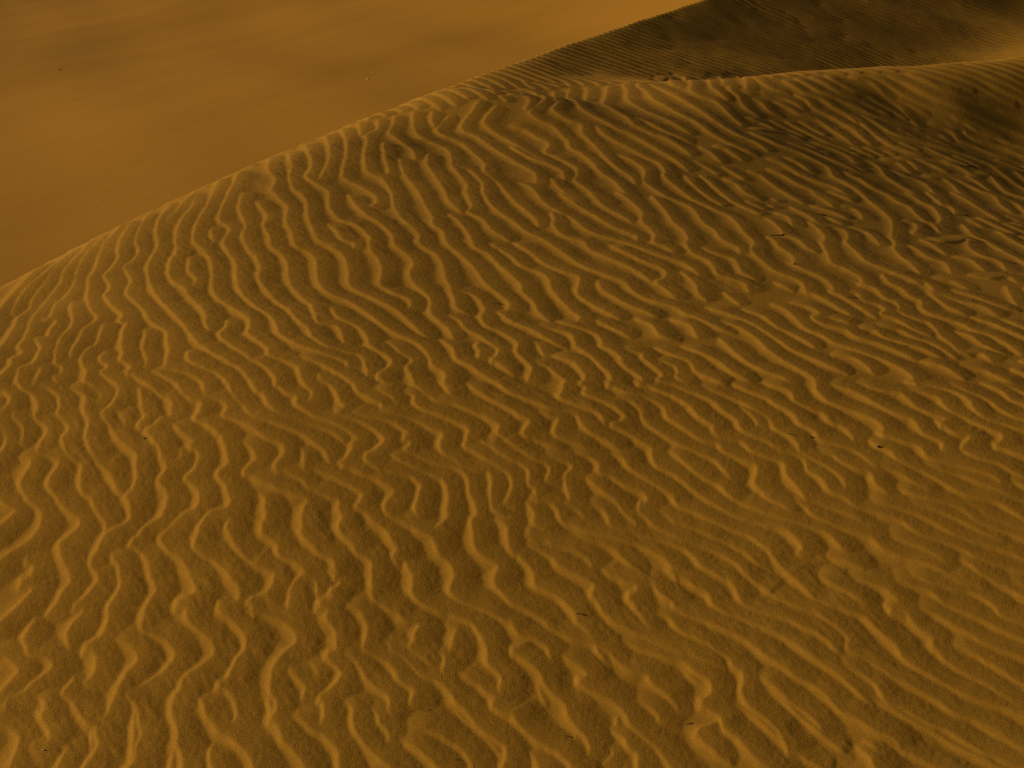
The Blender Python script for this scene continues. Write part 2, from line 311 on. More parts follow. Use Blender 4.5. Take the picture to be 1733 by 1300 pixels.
# ripple crests followed in the photograph, top to bottom
CREST_TRACE = """
51,975 38,988 51,996 54,1002 38,1020 22,1035 0,1055
118,975 117,990 106,1002 98,1020 80,1041
60,1048 44,1074 41,1085 46,1100 50,1111 70,1114 86,1122 88,1131 78,1142 55,1159 38,1174 16,1180 12,1190 0,1210
165,975 166,985 152,1002 138,1018 128,1028 139,1035 138,1042 122,1058 114,1075 115,1090 120,1102
202,975 205,988 198,1008 184,1029 184,1048 179,1062 170,1078 155,1088 146,1098 155,1105 162,1115 161,1135 154,1148 139,1155
124,1148 120,1160 108,1172 106,1180 122,1192 135,1212 148,1228 160,1232 165,1252 164,1270 155,1282 145,1298
255,975 261,990 263,1001 254,1015 246,1032 242,1048 240,1068 255,1075 278,1086 290,1100 295,1112 290,1125 275,1140 260,1150 240,1162 220,1172 217,1182 226,1192 234,1210 236,1230 239,1246 232,1262 229,1280 225,1292 210,1308
188,1082 212,1090 225,1100 232,1112 231,1125 215,1141 205,1158 194,1178 188,1195 180,1212 165,1224
322,975 330,995 325,1008 312,1012 301,1022 304,1029 316,1034 316,1048 328,1062 342,1075 358,1092 362,1106 355,1119 335,1134 311,1150 304,1168 295,1180 291,1195 290,1210 298,1230 301,1245 299,1262 306,1278 310,1308
385,975 400,995 404,1010 399,1022
370,1022 375,1038 390,1050 405,1065 416,1082 414,1100 400,1118 392,1135 382,1152 372,1162 385,1172 396,1188 400,1208 396,1222 382,1238
338,1185 344,1198 348,1212 360,1228 370,1241 388,1252 405,1266 420,1282 430,1308
60,1182 75,1190 75,1202 71,1218 78,1232 84,1246 81,1259 55,1265 61,1278 59,1294
-5,1225 18,1238 29,1252 31,1265 26,1280 12,1308
100,1262 110,1272 105,1285 92,1308
358,1268 354,1280 360,1308
-5,1111 12,1116 26,1128 30,1138 20,1152 -2,1175
433,1012 425,1016 424,1038
464,975 460,991 450,1004 433,1012
506,975 497,990 490,1008 489,1025 487,1041
523,978 534,988 537,1008
566,975 576,988 572,995 560,1005 562,1014 543,1026 554,1036 552,1050 566,1068 569,1082 568,1101 556,1109 559,1122 576,1138 576,1148 566,1162 542,1182 547,1195 547,1215 540,1230 530,1239
527,1120 532,1132 543,1148 552,1154
433,1040 458,1048 480,1055 496,1070 501,1082 496,1094 478,1110 463,1128 458,1150 457,1175 467,1192 466,1210 460,1218 472,1238 478,1255 493,1270 508,1290 516,1308
489,1122 493,1140 508,1155 516,1169 510,1188
632,975 629,995 632,1018 650,1029 670,1040 683,1051 708,1058 704,1072 700,1085 694,1098 708,1112 728,1125 728,1135
583,1029 608,1038 616,1050 622,1062 619,1082 617,1102 640,1115 658,1128 667,1140 676,1155 696,1168 699,1178 696,1190 702,1198
568,1106 593,1115 610,1132 618,1150 640,1168 656,1180 660,1195 657,1205 670,1228
650,1085 659,1092 664,1104 683,1115 698,1132 718,1148 740,1155 758,1171 773,1192 793,1212 808,1232 833,1252 853,1265 857,1278 850,1308
699,975 697,990 698,1008 716,1025 738,1035 763,1041 793,1055 808,1070 823,1100 824,1122 838,1138 848,1150 846,1172 856,1185
768,975 762,995 766,1010 790,1025 816,1034 833,1042 866,1058
763,1062 772,1068 767,1085 762,1105 766,1115
742,1104 753,1120 748,1140 743,1151
836,975 838,992 853,1010 866,1022
774,1140 788,1150 808,1160 823,1175 837,1184 833,1195 846,1208 866,1215
486,1212 508,1222 528,1238 548,1248 566,1265 572,1282 573,1308
583,1190 596,1202 597,1225 606,1248 623,1268 640,1285 666,1308
623,1198 638,1212 643,1228 658,1245 652,1262
676,1255 698,1265 720,1282 746,1308
693,1242 718,1238 748,1250 778,1268 793,1285 800,1308
904,975 906,992 924,1001 946,1012 961,1028 974,1044 976,1055 991,1068 1000,1082
978,975 1001,990 1006,998 1002,1008 1012,1022 1024,1042 1041,1058 1066,1069 1091,1080 1121,1095 1154,1109 1184,1118 1211,1128 1226,1135
1028,975 1054,985 1076,995 1077,1001 1065,1012 1074,1030 1086,1048 1098,1068 1094,1075
1091,988 1108,996 1118,1010 1136,1022 1146,1036 1174,1046 1206,1059 1241,1075 1271,1092 1299,1115
1111,1042 1134,1050 1146,1065 1166,1078 1194,1090 1218,1108 1236,1120 1241,1130 1255,1140 1258,1155 1254,1172 1261,1190 1278,1208 1299,1222
1136,975 1166,988 1196,1008 1206,1025 1224,1038 1254,1048 1299,1068
1211,975 1234,985 1246,1002 1254,1020 1271,1032 1299,1041
1256,975 1278,988 1299,1002
866,1024 891,1035 918,1050 926,1062 948,1075 974,1084 1006,1092 1026,1105 1048,1125 1066,1136 1091,1142 1104,1160 1126,1178 1141,1192 1144,1201
1008,1092 1016,1110 1026,1122
1056,1090 1091,1102 1126,1114 1154,1122 1176,1140 1196,1152 1204,1168 1198,1180 1188,1192 1201,1205 1218,1218 1226,1238 1246,1252 1264,1272 1281,1290 1304,1305
866,1058 877,1075 901,1085 925,1098 930,1112 941,1125
901,1085 876,1095 868,1104 878,1115 898,1128 914,1142 921,1160 938,1180 956,1198 961,1215 976,1235 991,1252 998,1268 991,1282
946,1108 966,1120 991,1140 987,1150 980,1155 986,1165 1011,1179 1036,1190 1056,1208 1066,1228 1086,1248 1111,1270 1138,1305
968,1172 978,1182 988,1196
1078,1190 1101,1200 1114,1215 1112,1221
866,1212 881,1232 901,1252 926,1268 948,1282 974,1308
1041,1240 1056,1252 1064,1268 1078,1280 1080,1308
1216,1225 1188,1235 1181,1245 1188,1258 1206,1272 1226,1288
1034,1268 1038,1278 1026,1290
901,1278 914,1308
1278,1148 1299,1159
1300,1002 1322,1018 1355,1032 1388,1045 1420,1068 1436,1085 1434,1098 1460,1115 1490,1135 1520,1155 1555,1172 1590,1192 1615,1210 1650,1220 1685,1238 1710,1258 1740,1278
1300,1042 1332,1051 1368,1068 1398,1085 1412,1100 1432,1108
1300,1068 1328,1082 1355,1100 1380,1119 1405,1135 1430,1155 1455,1178 1468,1192
1300,1115 1325,1132 1345,1148 1375,1162 1398,1180 1420,1205 1445,1220 1470,1235 1492,1245 1512,1255 1525,1270
1300,1158 1320,1175 1342,1195 1365,1212 1385,1228 1389,1240
1300,1225 1315,1238 1325,1255 1331,1268 1332,1278
1332,975 1358,995 1372,1010 1400,1025 1430,1035 1460,1045 1478,1062 1500,1082 1518,1100 1530,1118 1562,1140 1598,1160 1632,1178 1670,1192 1705,1202 1740,1215
1388,980 1412,992 1440,1008 1462,1025 1468,1035
1445,980 1475,990 1500,1000 1515,1015 1518,1022 1509,1032 1532,1040 1545,1058 1562,1072 1579,1082 1578,1092 1588,1105 1602,1122 1630,1140 1665,1158 1698,1180 1740,1208
1512,985 1545,995 1575,1005 1595,1022 1622,1035 1658,1050 1695,1070 1740,1090
1550,1030 1582,1042 1612,1060 1645,1078 1665,1092 1700,1105 1740,1120
1608,1095 1642,1105 1675,1125 1705,1145 1740,1168
1538,975 1575,988 1608,998 1645,1005 1668,1018 1685,1032 1695,1046 1740,1062
1588,975 1625,988 1655,995 1670,1008
1658,975 1688,990 1712,1002 1740,1018
1700,982 1740,998
1415,1122 1440,1135 1462,1148 1480,1162 1492,1180 1500,1190 1525,1202 1550,1215 1575,1228 1600,1238 1630,1255 1655,1272 1690,1288 1735,1305
1460,1272 1472,1285 1482,1308
1470,1262 1485,1275 1498,1285
-2,662 5,665 16,675 15,685 2,698 -2,708
30,650 38,660 54,669 60,680 64,690 59,702 62,712 78,722 80,732 71,748 65,768 95,780 99,789 88,805 82,822 95,842 108,862 128,878 135,890 125,902 105,918 101,928 105,948 118,975
34,689 21,706 32,716 40,730 35,748 31,759
60,655 82,660 100,672 101,688 98,702 110,715 116,728 106,742 108,758 119,778 135,786 139,795 135,815 139,835 155,845 159,860 170,878 179,890 176,902
115,658 135,665 144,675 142,692 150,718 145,735 148,750 162,765
148,650 162,662 171,672 162,681 148,688
198,650 201,662 195,678 185,692 174,700 176,710 186,722 198,742 218,760 230,772 230,790 231,810 224,830 215,840 219,860 221,878 210,890 188,900 175,912 165,932 154,948 154,962 162,975
148,768 160,778 169,790 180,800 192,815 198,830 210,840
198,774 190,782 180,792 181,802
195,698 205,705 212,715 208,721
234,658 239,675 241,695 246,705 236,718 235,730
260,658 272,670 288,678 290,695 288,705 272,710 262,720 248,730 259,745 270,758 272,772 281,792 276,802 269,815 281,832 284,842 278,862 270,878 250,890 238,905 224,920 232,932 245,945 252,962 254,975
305,762 304,775 292,785 281,794
292,715 302,728 325,748 322,758 336,768 332,790 325,800 316,810 330,828 336,840 332,860 312,870 292,890 272,910 274,922 290,938 308,952 321,975
300,650 308,665 325,678 340,682 339,695 331,711 350,720 375,735
342,650 350,672 375,680 384,690 379,706 400,712 433,728
386,650 392,665 408,685 422,702 433,710
375,746 382,762 386,780 380,790 369,800 372,812 382,822 382,830 390,850 382,862 355,870 340,892 331,915 329,930 342,940 360,950 380,965 388,975
400,872 385,890 390,912 398,928 415,945 433,958
410,748 425,760 431,770 433,778 415,795 415,802 433,812
35,775 51,780 49,792 38,810 34,822 42,840 48,850 64,862 70,875 66,892 52,912 32,928 15,938 -2,952
-2,845 12,858 25,865 18,875 -2,892
54,932 45,950 55,960 55,975
190,932 192,948 201,962 202,975
433,662 448,672 456,688 470,700 498,712 520,720 553,730 573,740 586,752
463,650 483,665 502,672 503,685 520,698 536,709 558,716 583,728 606,745 598,750 597,760 586,775 577,782
513,650 528,665 526,675 516,685
556,650 568,665 576,682 583,690 578,696
566,699 583,708 608,715 633,730 648,742 649,750 636,762 620,772 623,785 633,792
596,650 608,665 630,678 646,685 650,698 683,706 716,720 743,732 749,740 744,752 748,765 768,780 783,792
633,659 653,668 668,678 667,688
683,665 702,672 702,682 718,695 753,708 780,720 794,730 790,742 788,758 808,770 830,785 853,798 864,810 866,830 858,848 846,862
696,650 720,668 740,680 770,685 800,698 826,710 844,722 843,735 856,748
750,650 760,665 766,675
793,652 810,665 833,678 866,692
838,650 866,665
588,695 623,708 658,715 678,725 693,738 686,742 694,752 688,765 703,772 733,785 766,792 786,805 793,820 794,835 802,852 806,872 798,882 800,902 802,925 813,942 833,955 842,962 839,975
693,740 713,744 718,750
658,768 673,778 698,792 728,805 750,815 757,830 758,848 754,865 756,875 750,885
640,798 673,804 698,810 712,825 708,840 703,855 706,875 719,886
742,890 726,901
583,795 608,802 633,812 656,825 667,834 658,845 650,858 654,870 673,885 698,894 710,902 728,910 737,925 743,940 760,955 768,975
518,798 543,802 568,812 593,825 613,838 608,850 603,861 620,870 633,885 653,900 663,918 672,932 667,938 670,955
473,800 503,810 520,825 533,835 556,842 572,850 573,862 578,875 574,892 578,905 593,920 603,938 626,952 629,975
433,808 450,818 468,828 493,838 519,848 516,862 509,875 512,890 508,902 520,918 538,935 558,948 566,958 563,975
433,708 463,718 493,728 518,740 536,755 548,765 556,780 563,790
433,730 448,742 473,752 480,762 478,772 466,788 463,800
510,760 514,772 510,790
443,842 450,850 447,862 450,872 444,890 444,905 466,922 472,942 493,952 510,964 513,975
433,958 450,965 464,975
783,794 808,800 826,800 832,815 830,835 832,858 838,868 853,875 856,882
836,880 856,892 858,900 860,922 866,935
822,738 818,750 833,758 843,768 866,782
696,945 688,955 697,975
866,669 896,678 928,690 958,701 976,706 984,720 1001,735 1026,748 1044,760 1056,768
954,650 951,665 948,674 971,685 996,695 1016,705 1024,722
981,650 991,660 991,668 1016,680 1041,692 1055,704 1051,712 1038,721 1056,732 1081,745 1100,758 1102,770 1111,788 1136,802 1156,815 1174,832 1201,850 1228,868 1256,880 1299,894
1031,650 1051,662 1081,672 1106,680 1124,692 1131,708 1148,720 1168,735 1191,748 1214,752 1224,765 1256,780 1276,788 1281,800 1276,818 1288,832 1299,848
1041,675 1066,680 1084,695 1088,710 1104,725 1126,740 1151,755 1181,768 1208,780 1226,798 1241,820
1081,650 1116,662 1144,675 1168,690 1184,708 1204,722 1212,738 1236,745 1256,750 1271,765 1299,775
1141,655 1176,668 1208,682 1224,698 1246,712 1258,732 1299,748
1191,655 1224,670 1256,682 1276,695 1299,710
1254,690 1271,705 1280,715 1281,725
1241,650 1271,665 1299,678
866,699 881,706 896,715 890,728 888,739 911,748 936,758 954,766
911,700 931,706 944,710 941,722 940,738 961,748 984,755 996,765
866,752 881,765 901,778 921,786 931,795 926,810 918,822
916,770 946,780 964,788 967,795 957,805 958,822 965,848 958,855 974,865 988,878 1000,892
866,782 884,790 896,802 895,820 906,832 905,848
971,768 998,775 1012,788 1014,802 1036,810 1061,825 1086,835 1094,848 1088,855
988,806 1004,820 1021,835 1046,855 1056,872 1074,885 1076,899
1038,770 1056,778 1064,792 1086,808 1116,828 1136,840 1148,858 1176,870 1208,885 1238,898 1266,908 1299,928
1131,765 1148,775 1166,792 1191,810 1216,822 1234,840 1256,855 1299,872
1078,858 1081,870 1098,885 1121,900 1154,915 1186,928 1216,938 1241,952 1266,975
1106,860 1124,870 1136,882 1166,895 1201,908 1228,920 1261,938 1278,952 1299,965
911,850 931,855 944,868 951,885 981,896 1016,908 1051,918 1078,925 1106,938 1128,952 1144,975
974,909 1006,920 1038,932 1056,950 1081,968
886,852 898,860 905,875 904,888 918,900 898,904 926,912 931,922
996,855 1018,865 1030,880 1032,891 1056,902 1091,910 1126,920 1158,932 1176,948 1188,962 1208,975
888,924 916,935 936,948 948,962 971,975
931,925 966,934 991,945 1000,958 991,969
866,938 886,952 898,965 901,975
1016,960 1036,975
1134,732 1146,739 1148,745
1300,650 1325,658 1341,668 1345,680 1368,692 1392,700 1405,715 1425,722 1438,735 1448,752
1300,674 1315,688 1338,700 1355,720 1378,732 1388,745 1412,752 1440,762 1462,775 1480,790
1300,710 1312,728 1335,740 1348,752 1355,768 1378,780 1405,795 1422,810 1430,822 1428,832
1300,752 1322,765 1348,772 1362,782 1368,798 1388,812 1405,835 1430,845 1450,860 1485,870 1518,880 1532,888 1545,900 1570,912 1605,922 1632,932 1655,948 1690,958 1740,975
1300,778 1325,785 1330,802 1342,820 1355,835 1360,846
1300,842 1318,855 1340,868 1350,875
1340,850 1360,858 1378,875 1405,888 1435,900 1460,906 1478,915 1492,930 1520,942 1555,952 1595,968 1615,975
1365,850 1400,860 1430,870 1450,878 1462,888
1300,872 1332,882 1368,894 1395,902 1412,915 1425,930 1436,942
1300,891 1328,900 1348,915 1358,930 1350,935
1300,935 1312,950 1318,958 1338,972
1410,945 1440,955 1470,972
1375,650 1382,662 1398,678 1425,690 1450,699 1480,712 1495,728 1495,738 1525,748 1550,755 1562,765 1569,775 1600,786 1638,795 1670,805 1688,815 1692,828
1400,650 1435,660 1465,675 1492,690 1515,702 1540,710 1552,722 1562,735 1588,748 1596,755 1591,766
1455,650 1490,660 1522,666 1538,678 1550,690 1575,702 1598,709 1598,718
1588,721 1615,735 1639,739 1636,750 1628,760 1650,775 1685,785 1710,798 1728,808
1540,660 1572,668 1588,675 1598,688 1610,699 1635,710 1668,725 1695,736 1694,746 1686,755 1708,765 1740,778
1550,655 1595,658 1622,668 1640,680 1648,695 1670,710 1700,720 1740,732
1610,650 1640,665 1670,678 1690,692 1712,705 1740,715
1668,650 1695,662 1712,678 1740,688
1700,650 1740,669
1470,745 1485,755 1505,765 1518,780 1540,792 1570,805 1595,818 1618,832 1650,845 1685,852 1712,868 1740,888
1480,792 1512,798 1532,808 1550,822 1572,832 1590,842
1520,828 1548,840 1578,848 1612,858 1635,870 1652,885 1685,898 1740,918
1562,785 1595,798 1632,810 1670,825 1705,840 1740,855
1618,850 1648,858 1660,865 1670,878 1700,890 1740,900
1450,798 1472,802 1482,822 1498,835 1505,845
1475,850 1512,860 1550,872 1582,888 1612,905 1645,920
1532,858 1575,865 1612,878 1640,892 1675,910 1710,925
1505,908 1532,918 1562,930 1585,945 1602,960 1610,968
1625,950 1642,958 1662,972
1382,770 1408,772 1422,782 1450,795
1708,812 1740,830
1650,920 1690,930 1740,952
75,448 45,472 25,492 10,508 -2,525
112,432 75,462 48,485 30,508 22,525 20,535
86,464 68,490 55,510 48,525 30,538 24,555 12,572 -2,590
140,422 108,460 105,475 85,502 65,525 50,548 48,562 25,586
172,400 145,430 132,455 126,478 112,502 95,515 88,530 89,540
198,388 175,412 169,432 160,458 150,472 150,490 148,510 155,525 164,535 160,545 142,558 132,578 122,595 119,609
222,376 205,405 200,425 201,438 188,455 176,469 186,480 185,492 178,502 190,518 206,532 204,545 214,549 208,562 206,585 208,600 205,610 221,621 212,632
252,362 235,390 230,408 235,425 225,442 210,452 220,468 222,478 215,490 216,500 232,515 246,530 252,542 265,552 282,562 282,578 286,592 282,608 280,624
288,346 270,370 265,390 268,408 265,422 252,445 250,465 258,490 272,510 292,530 310,550 332,578 355,595 385,612 412,630 433,660
304,349 282,372 268,382
328,332 326,348 310,368 300,388 298,408 298,428 290,440 286,465 295,478 312,488 322,505 340,522 349,538 348,548 354,560
361,325 350,348 336,372 328,395 328,408 342,422 356,440 360,465 359,485 368,505 390,520 420,540 422,555 420,565 433,575
388,325 375,352 371,372 385,382 389,391 378,408 385,425 398,445 400,472 410,498 433,520
410,325 405,352 416,380 411,398 422,425 433,435
358,385 358,398 362,409
321,435 320,460 332,472 328,482 315,490
122,510 120,522 124,538 120,555 105,570 98,585 94,602 94,615 105,622 104,632
175,546 171,562 164,582 150,590 138,605 139,618 145,628 140,638
180,592 170,608 182,622 172,632 190,648
244,558 246,570 241,588 248,605 246,620 240,629
316,595 322,612 345,624 370,635 388,650
384,542 384,552 372,565 378,575 400,590 425,608 433,612
280,625 305,630 330,640 345,650
255,630 278,638 298,650
78,545 88,540 96,545 85,560 80,571 62,575 69,590 65,600 55,615 32,625 30,648
39,590 38,599 20,608 18,618 -2,638
56,618 68,624 62,638 55,650
88,635 95,645 100,655
220,632 240,645 248,652
433,340 448,358 452,368 446,382 456,400 459,418 478,432 487,450 487,468 496,488 513,505 528,515
463,325 476,340 487,351 484,372 493,392 500,415 520,425 534,440 536,462 540,482 558,498 588,510 618,528 646,550 670,565 698,578 716,590 728,608 733,620 752,632 753,650
506,325 519,340 520,362 528,385 538,405 560,418 580,432 589,458 590,480 603,492 630,505 658,518 676,530 696,548 710,562 723,571
557,325 558,350 573,370 603,382 624,400 626,420 640,440 646,458 643,480 663,495 688,505 696,515 686,525
590,330 603,348 618,362 646,380 663,398 668,415 690,432 699,448 693,462 700,480 720,498 729,510 729,530 743,545 756,555 766,570
553,379 568,390 580,405 598,412 600,420
663,325 668,352 683,372 708,395 710,412 736,430 748,445 753,470 768,488
708,325 718,345 730,365 733,380 750,392 756,412 780,432 800,452 820,478 843,498 862,515 858,525
753,325 760,340 780,358
788,325 799,348 793,358 818,372 833,390 858,405
818,325 830,345 846,360 866,372
760,362 780,378 796,402 803,418 826,430 840,445 866,468
433,435 440,452 439,472 453,495 470,512 490,525 503,542 523,558 530,572 553,588 583,596 608,602 618,618 623,638
433,520 453,532 466,548 473,565 498,582 533,595 563,605 587,615 583,625
526,518 533,532 540,548 568,552 578,565 583,585
558,520 573,538 593,548 613,560 626,571
618,574 626,585 646,598 662,610 659,620 640,635 650,648
653,578 670,588 678,598 698,610 688,622 696,638 706,650
433,575 453,590 456,602 483,612 503,622 509,638 516,650
508,605 538,615 560,625 583,640 600,650
538,632 543,645 553,650
433,612 453,625 466,640 470,650
750,578 766,590 773,608 796,620 813,632 843,648
808,580 806,588 812,595 808,610
758,495 768,508 773,522 793,532
770,494 796,498 813,512 820,525 813,538 823,552 846,562 866,575
756,532 776,542 788,558 813,570 833,585 844,594 840,608
830,412 866,435
838,525 866,540
828,612 866,632
866,338 888,355 906,370 911,382
904,325 924,345 946,358 968,370 991,388 1021,400 1051,408 1081,418 1106,428
948,325 974,345 1006,365 1041,385 1074,398 1078,408
998,325 1021,348 1051,365 1066,374
1046,325 1066,340 1086,360 1086,375 1101,388 1108,398 1107,410 1126,418 1141,428
1104,332 1124,355 1138,375 1156,390 1164,405 1161,412 1171,428 1196,440 1208,452 1214,465 1236,472 1258,480 1266,490
1128,330 1158,345 1176,358 1191,378 1211,392 1221,405 1248,418 1251,425
1176,342 1211,355 1238,368 1261,385
1254,398 1276,410 1271,420 1276,430 1296,448
1186,418 1216,430 1241,438 1250,452 1256,462 1278,472
934,360 938,370 936,382 954,398 984,408 998,422 1026,435 1061,450 1086,465 1104,478
866,372 891,392 914,408
924,402 941,420 966,438 996,455 1031,468 1056,478 1074,495 1106,510 1141,520 1166,532
874,412 901,430 926,448 954,460 978,468 980,480 978,498 1001,515 1026,528 1046,538
1011,475 1017,488 1038,502 1066,518 1096,530 1106,535
866,435 884,450 911,460 928,472 932,488 946,505 966,525 981,538 974,545
866,468 881,482 884,495 901,510 911,528 926,540
1036,416 1054,425 1084,440 1111,450 1126,460 1124,470 1111,478 1126,490 1141,504
1116,432 1148,442 1168,452 1186,470
1151,460 1168,472 1178,485 1181,495 1191,505
866,550 904,561 921,572 938,582 954,589
911,552 946,561 966,568 978,585
948,545 978,555 1011,568 1026,585
1004,540 1036,555 1061,568
1081,540 1104,552 1116,568 1141,575
1141,542 1168,552 1178,568
1154,532 1186,542 1214,555 1236,562
1204,522 1241,535 1266,545 1299,560
1221,545 1251,555 1278,572 1299,590
1264,525 1291,535 1299,542
866,571 876,582 875,598 896,618 898,628 894,640
904,578 914,590 920,600
898,610 926,622 944,635 957,645 954,650
936,602 966,612 984,628 990,640 984,650
974,592 1001,605 1018,622 1034,638 1030,650
1016,590 1046,602 1054,618 1071,630 1087,642 1084,650
1051,592 1086,600 1088,608 1106,620 1121,635 1114,645 1141,652
1111,608 1141,620 1147,630 1146,640 1171,652
1114,590 1136,600 1166,612 1178,630 1204,642 1224,652
1161,588 1188,598 1214,612 1238,630 1266,645
1221,575 1236,590 1258,610 1286,625 1299,632
458,266 454,285 466,305 459,322 463,325
487,258 493,280 490,300 498,320 506,325
514,245 527,270 526,285 518,298 533,310 553,321 557,325
549,228 558,255 556,272 543,300 539,305
578,218 587,240 586,262 580,290 583,302 608,315 633,330 638,338 636,345 620,350
606,208 610,218 610,228
640,202 639,218 620,228 622,240 617,262 622,290 646,302 663,325
668,196 666,208 659,225 678,240 696,252 703,268
648,240 654,262
650,275 658,288 653,295
676,268 683,292 698,312 708,325
699,190 700,210 708,230 733,242 758,255 768,275
732,190 730,202 736,215
762,195 746,210 740,220 753,230 778,240 800,258 820,278 820,292 843,310 866,332
810,170 803,182 783,208 783,220 808,232 833,250 858,265 883,280 908,295
840,178 823,198 820,210 843,228 868,242 898,260 930,278
724,260 723,278 738,300 753,325
758,280 776,295 790,312 788,325
816,315 818,325
768,278 793,288 820,302
1405,325 1425,332 1440,339
1375,325 1395,338 1408,348
1425,350 1442,352 1455,360 1459,369
1472,346 1490,355 1502,366 1509,375 1510,390 1509,402 1515,412 1514,422 1525,435 1540,445 1555,460
1442,385 1465,392 1478,402 1488,412
1505,332 1525,344 1540,351 1550,362 1565,374 1578,379 1590,392
1560,342 1580,352 1592,370 1588,379 1600,391
1535,325 1558,340
1570,325 1588,341
1598,349 1612,352 1615,360
1612,325 1638,340 1662,355 1688,371
1660,325 1682,332 1695,348 1710,358
1700,332 1720,345 1735,358
1300,370 1315,382 1330,395
1315,360 1335,369 1341,381
1340,350 1370,366 1388,382 1412,385 1430,391 1435,402 1432,411 1448,425 1462,440 1488,452 1515,462
1368,375 1385,388 1396,402 1392,412 1400,428 1408,445 1430,455 1455,468 1466,480
1375,348 1405,358 1430,368
1402,368 1422,378
1300,400 1312,408 1318,418 1338,430 1344,440 1345,448 1370,460 1395,472 1408,485 1415,492
1325,398 1350,405 1365,418 1378,425
1300,450 1315,461 1340,470 1358,480 1362,490
1315,478 1338,490
1528,375 1548,379 1552,388 1545,395
1532,414 1552,422 1570,435 1598,445 1608,460
1560,405 1580,415 1598,428
1592,410 1620,408 1638,405 1639,418 1660,432 1690,442 1702,455
1620,435 1642,440 1665,458
1630,380 1648,399 1665,410
1672,405 1685,418 1710,432 1735,445
1690,392 1702,400 1735,418
1495,465 1505,478 1525,488 1540,502 1558,510 1560,522 1575,532 1600,540 1625,548 1648,560
1515,465 1535,470 1548,478
1552,475 1570,480 1575,488
1460,485 1482,490 1498,505 1515,512 1522,520 1522,528 1550,540 1570,545 1582,555 1590,568 1608,582 1622,595 1630,605
1440,495 1452,498 1462,510 1490,518 1498,525 1492,532 1520,542 1545,558 1575,570
1408,498 1430,505 1455,520 1478,535
1365,495 1392,505 1420,522 1442,535
1575,502 1588,508 1605,520 1630,532
1590,472 1612,475 1638,488
1588,498 1625,510 1662,520 1685,532
1615,492 1650,502 1690,518 1715,525
1650,468 1675,478
1682,465 1705,468 1720,476
1345,515 1368,520 1386,531 1375,538 1388,548 1412,555 1432,560 1450,572 1485,582 1525,598 1545,608
1310,515 1330,525 1348,542 1365,558 1390,568 1410,580 1440,590 1475,602 1500,612 1525,625 1540,635 1545,642
1398,538 1420,542 1438,550
1462,558 1480,560 1498,572 1525,580 1558,590 1588,602
1490,555 1520,558 1545,570 1575,580 1595,592 1612,602
1300,542 1315,555 1338,565 1358,575 1375,585
1300,570 1320,578 1340,592 1370,605 1398,618 1428,630
1418,602 1442,605 1460,615 1475,628
1300,595 1320,608 1345,622 1375,640 1385,650
1300,630 1325,640 1340,650
1620,562 1645,572 1670,588 1695,598
1650,560 1680,570 1702,582 1725,598
1650,538 1680,548 1710,562 1740,575
1700,542 1740,558
1635,592 1658,598 1675,608
1562,612 1595,622 1625,638
1632,620 1662,625 1690,638 1720,650
866,159 883,161 895,166 895,174 889,184
880,151 904,156 922,164 918,172 901,184 897,191 911,203 935,213 949,227 961,239 965,250 984,260 1001,274 1018,293 1039,307 1055,324 1074,343
937,154 940,168 946,172 939,179 935,184 946,194 963,203
965,149 960,165 973,170 982,181 1001,194 1022,205 1044,217 1069,227 1089,239 1117,255 1143,271 1162,286
993,146 994,160 991,169
1029,144 1024,167 1020,174 1032,182 1051,193 1063,200 1072,210 1089,219 1099,229
1064,139 1056,145 1062,153 1062,167 1077,179 1101,191 1126,201 1146,212 1166,224
1080,138 1081,146 1093,153 1105,167 1126,179 1150,193 1166,201
1096,141 1117,149 1136,158 1166,175
1122,136 1134,134 1136,139 1150,146
972,208 984,212 985,224 999,239 1017,257 1029,271 1048,286 1065,297 1074,309
866,213 890,220 909,233 927,241 928,248 923,257 940,265 963,276 975,284 977,297 972,303 991,319 1010,331 1030,345
866,248 882,258 904,269 932,279 951,290 955,303
866,274 889,281 904,293 908,302 906,310
883,310 897,316 909,329 928,343
932,302 942,314 959,328 977,343
1008,213 1022,226 1043,239 1070,253 1096,267 1115,276 1126,290 1124,298 1141,314 1166,331
1046,262 1065,269 1088,284 1091,297 1089,307 1108,321 1124,335
1074,198 1094,205 1114,217 1136,226 1166,239
1108,224 1126,234 1150,248 1166,260
1167,144 1169,153 1188,163 1209,170 1223,182 1237,196 1254,210
1157,129 1159,134 1174,142
1190,134 1202,139 1212,146
1198,149 1216,156 1230,168
1219,129 1224,137 1233,144 1237,153 1249,162 1254,172 1264,184 1282,196
1250,129 1263,143 1273,155 1290,165
1271,129 1285,137 1306,149 1332,158
1150,166 1173,179 1195,194 1219,210 1245,226 1275,239 1297,253
1150,193 1176,205 1195,220 1212,231 1240,245 1275,260
1275,168 1288,174 1302,188 1320,196
1299,154 1323,165 1344,174 1358,184
1313,172 1333,182 1351,193 1384,203 1418,219
1327,136 1346,148 1361,158 1389,167 1410,181 1434,194 1450,207
1349,162 1365,170 1375,182 1398,193 1423,207 1443,219 1450,226
1346,132 1368,144 1392,158 1420,167
1372,130 1396,141 1420,155 1450,168
1398,127 1410,136 1430,146 1450,151
1214,248 1230,253 1254,269
1185,248 1202,258 1218,272
1266,200 1288,207 1306,215
1280,219 1306,227
1271,224 1294,234 1316,245 1349,257 1375,269 1401,283 1410,298 1430,309 1450,321
1311,219 1333,226 1353,234
1302,269 1323,276 1346,291
1332,267 1349,274 1365,286 1375,291
1337,241 1366,252 1392,264 1420,276 1450,288
1271,290 1288,297 1306,312 1327,326 1358,343
1302,286 1323,295 1346,309 1372,321 1398,335 1410,345
1359,298 1384,307 1410,316 1427,326 1439,336
1228,302 1247,312 1261,326 1282,336
1378,241 1410,252 1436,265 1450,278
1420,233 1441,243
1427,290 1450,300
